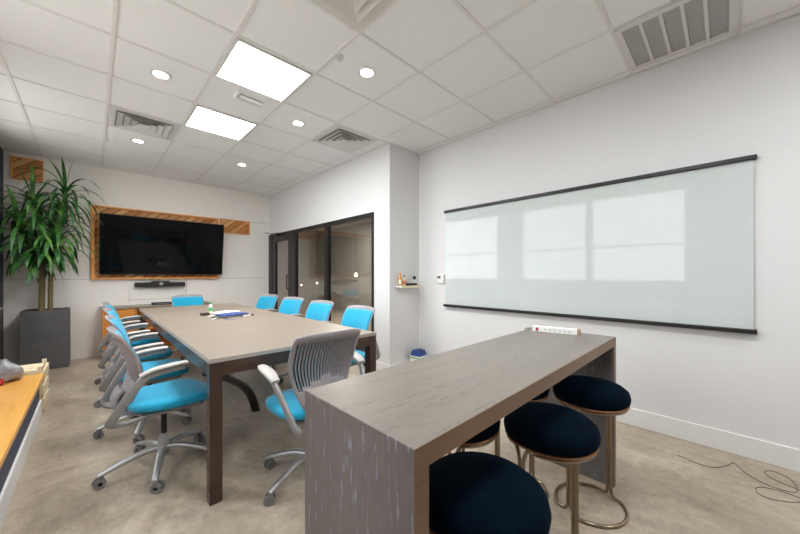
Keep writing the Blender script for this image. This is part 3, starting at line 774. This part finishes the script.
# ------------------------------------------------------------------ potted dracaena
t = thing('potted_plant', 'tall dracaena in a square charcoal planter in the left corner', 'potted plant', (-.45, 6.50, 0))
pl = MB(); a = .218; zt = .785
pl.box(-a, a, -a, -a+.02, 0, zt).box(-a, a, a-.02, a, 0, zt).box(-a, -a+.02, -a+.02, a-.02, 0, zt).box(a-.02, a, -a+.02, a-.02, 0, zt).box(-a+.02, a-.02, -a+.02, a-.02, 0, .05)
link('planter', pl, M['planter'], t, bevel=.003)
link('soil', MB().box(-a+.02, a-.02, -a+.02, a-.02, .6, .755), M['soil'], t)
rnd = random.Random(11)
def crown(c, axis, n, L, wmax, seed):
    r = random.Random(seed); mb = MB(); axis = Vector(axis).normalized()
    for k in range(n):
        f = k/n; az = k*2.39996+r.uniform(-.2, .2); el = math.radians(74-96*f**.75+r.uniform(-12, 12))
        base = Vector(c)+axis*(.10*(1-f)-.12*f)
        d = Vector((math.cos(az)*math.cos(el), math.sin(az)*math.cos(el), math.sin(el))); d = (d+axis*.25*(1-f)).normalized()
        ln = L*(.62+.45*math.sin(PI*min(1, .25+f*.75)))*r.uniform(.85, 1.12); N = 9
        side = d.cross(Vector((0, 0, 1)))
        if side.length < .1: side = Vector((math.cos(az+1.57), math.sin(az+1.57), 0))
        side.normalize(); p = base.copy(); pts = []; tg = d.copy(); tw = r.uniform(-.25, .25)
        for i in range(N+1):
            pts.append((p.copy(), tg.copy())); p = p+tg*(ln/N)
            tg = (tg+Vector((0, 0, -1))*(.26+.14*(i/N))*(1 if f > .10 else .35)).normalized()
        vs = []
        for i, (q, g_) in enumerate(pts):
            u = i/N; w_ = wmax*(.35+.65*math.sin(PI*min(1, .12+u*.55)))*(1-u**3.2)+.0008
            nrm = side.cross(g_).normalized(); s_ = side*math.cos(tw*u)+nrm*math.sin(tw*u)
            vs += [q-s_*w_+nrm*w_*.25, q, q+s_*w_+nrm*w_*.25]
        # keep the foliage inside the room
        vs = [Vector((max(v.x, XL+.02+.45), min(v.y, YB-.02-6.50), min(v.z, H-.03))) for v in vs]
        fs = []
        for i in range(N):
            b = i*3; fs += [(b, b+1, b+4, b+3), (b+1, b+2, b+5, b+4)]
        mb.add(vs, fs)
    return mb
heads = [((.18, -.12, 2.33), (.05, 0, 1), 38, .54, .020, 1), ((-.10, -.12, 2.14), (-.15, 0, 1), 38, .54, .022, 2), ((-.20, -.16, 1.80), (-.3, -.1, 1), 36, .56, .026, 3),
         ((.08, -.20, 1.62), (.2, -.2, 1), 38, .50, .031, 4), ((-.12, -.14, 1.50), (-.2, 0, 1), 30, .48, .028, 5), ((.14, -.06, 1.92), (.2, .1, 1), 26, .52, .022, 6)]
stems = [[(.03, 0, .75), (.04, -.01, 1.3), (.06, -.03, 1.8), (.13, -.08, 2.12), (.18, -.12, 2.33)],
         [(-.05, 0, .75), (-.04, -.01, 1.3), (-.04, -.03, 1.75), (-.07, -.08, 1.96), (-.10, -.12, 2.14)],
         [(-.045, -.01, 1.25), (-.09, -.05, 1.5), (-.15, -.10, 1.66), (-.20, -.16, 1.80)],
         [(.035, -.02, 1.2), (.05, -.08, 1.5), (.06, -.13, 1.5), (.08, -.20, 1.62)],
         [(-.05, 0, 1.1), (-.09, -.02, 1.22), (-.11, -.07, 1.36), (-.12, -.14, 1.50)],
         [(.05, -.02, 1.6), (.08, -.01, 1.8), (.11, -.03, 1.84), (.14, -.06, 1.92)]]
rad = [.026, .032, .016, .018, .012, .014]
for (h_, st, r_) in zip(heads, stems, rad):
    pp = spline(st, 6); tr = link('stem', MB().sweep(pp, [r_*(1-.35*i/len(pp))*(1+.05*(i % 2)) for i in range(len(pp))], n=10), M['bark'], t, smooth=True)
    link('foliage', crown(*h_), M['leaf'], tr, smooth=True, angle=60)

# ------------------------------------------------------------------ hall lamps seen through the glass
for x, y, z, r, lab, mm in ((3.9, 5.32, 1.256, .035, 'warm bright bulb glowing behind the right-hand glass pane', 'bulb'), (3.9, 7.89, 1.19, .022, 'tiny upper bulb seen through the middle glass pane', 'bulb_s'),
                        (3.9, 7.70, .99, .022, 'tiny lower bulb seen through the middle glass pane', 'bulb_s'), (3.9, 6.90, 1.06, .02, 'tiny right-hand bulb seen through the middle glass pane', 'bulb_s')):
    t = thing('pendant_bulb', lab, 'lamp', (x, y, z), 0, 'bare bulbs hanging in the hall')
    link('bulb', MB().lathe([(r*.2, -r), (r*.75, -r*.7), (r, 0), (r*.75, r*.7), (r*.35, r*1.2)], n=18), M[mm], t, smooth=True)
    link('cord', MB().cyl((0, 0, r*1.2), (0, 0, H-z), .003, n=6), M['black_metal'], t)

# ------------------------------------------------------------------ outdoors beyond the windows
struct('ground', MB().box(-40, XL-.13, -25, 30, -.6, -.5), plain('pavement', srgb(205, 200, 192), .9), 'pavement outside the windows')

# ------------------------------------------------------------------ light
wd = bpy.data.worlds.new('sky'); bpy.context.scene.world = wd; wd.use_nodes = True
nt = wd.node_tree; bg = nt.nodes['Background']
tc = nt.nodes.new('ShaderNodeTexCoord'); nz = nt.nodes.new('ShaderNodeTexNoise'); nz.inputs['Scale'].default_value = 3; nz.inputs['Detail'].default_value = 6
rp = nt.nodes.new('ShaderNodeValToRGB'); rp.color_ramp.elements[0].position = .35; rp.color_ramp.elements[0].color = (.72, .80, .90, 1)
rp.color_ramp.elements[1].position = .6; rp.color_ramp.elements[1].color = (.98, .99, 1, 1)
nt.links.new(tc.outputs['Generated'], nz.inputs['Vector']); nt.links.new(nz.outputs['Fac'], rp.inputs[0]); nt.links.new(rp.outputs[0], bg.inputs[0])
bg.inputs[1].default_value = 3.1

def area(name, loc, rot, sx, sy, e, col):
    l = bpy.data.lights.new(name, 'AREA'); l.shape = 'RECTANGLE'; l.size = sx; l.size_y = sy; l.energy = e; l.color = col
    o = bpy.data.objects.new(name, l); COL.objects.link(o); o.location = loc; o.rotation_euler = rot; return o
for i, j in ((1, -1), (1, 1), (1, -5), (3, -8)):  # last two serve the added fill panels behind the camera
    x, y = cellbox(i, j); area('panel_glow', (x+.305, y+.305, H-.02), (0, 0, 0), .55, .55, 17, (.95, .98, 1))
area('hall_fill_light', (4.6, 7.0, H-.02), (0, 0, 0), .6, 1.2, 140, (1, .97, .93))  # unseen lamp added to brighten the hall behind the glass

# ------------------------------------------------------------------ camera
cam = bpy.data.cameras.new('camera'); co = bpy.data.objects.new('camera', cam); COL.objects.link(co)
co.location = (0, 0, 1.262); co.rotation_euler = (PI/2, 0, -math.radians(44.15))
cam.sensor_width = 36; cam.lens = 316.8/800*36; cam.shift_y = 7.7/800; cam.clip_start = .02
sc = bpy.context.scene; sc.camera = co
sc.view_settings.view_transform = 'Standard'; sc.view_settings.look = 'None'; sc.view_settings.gamma = 1
sc.view_settings.exposure = 0.58
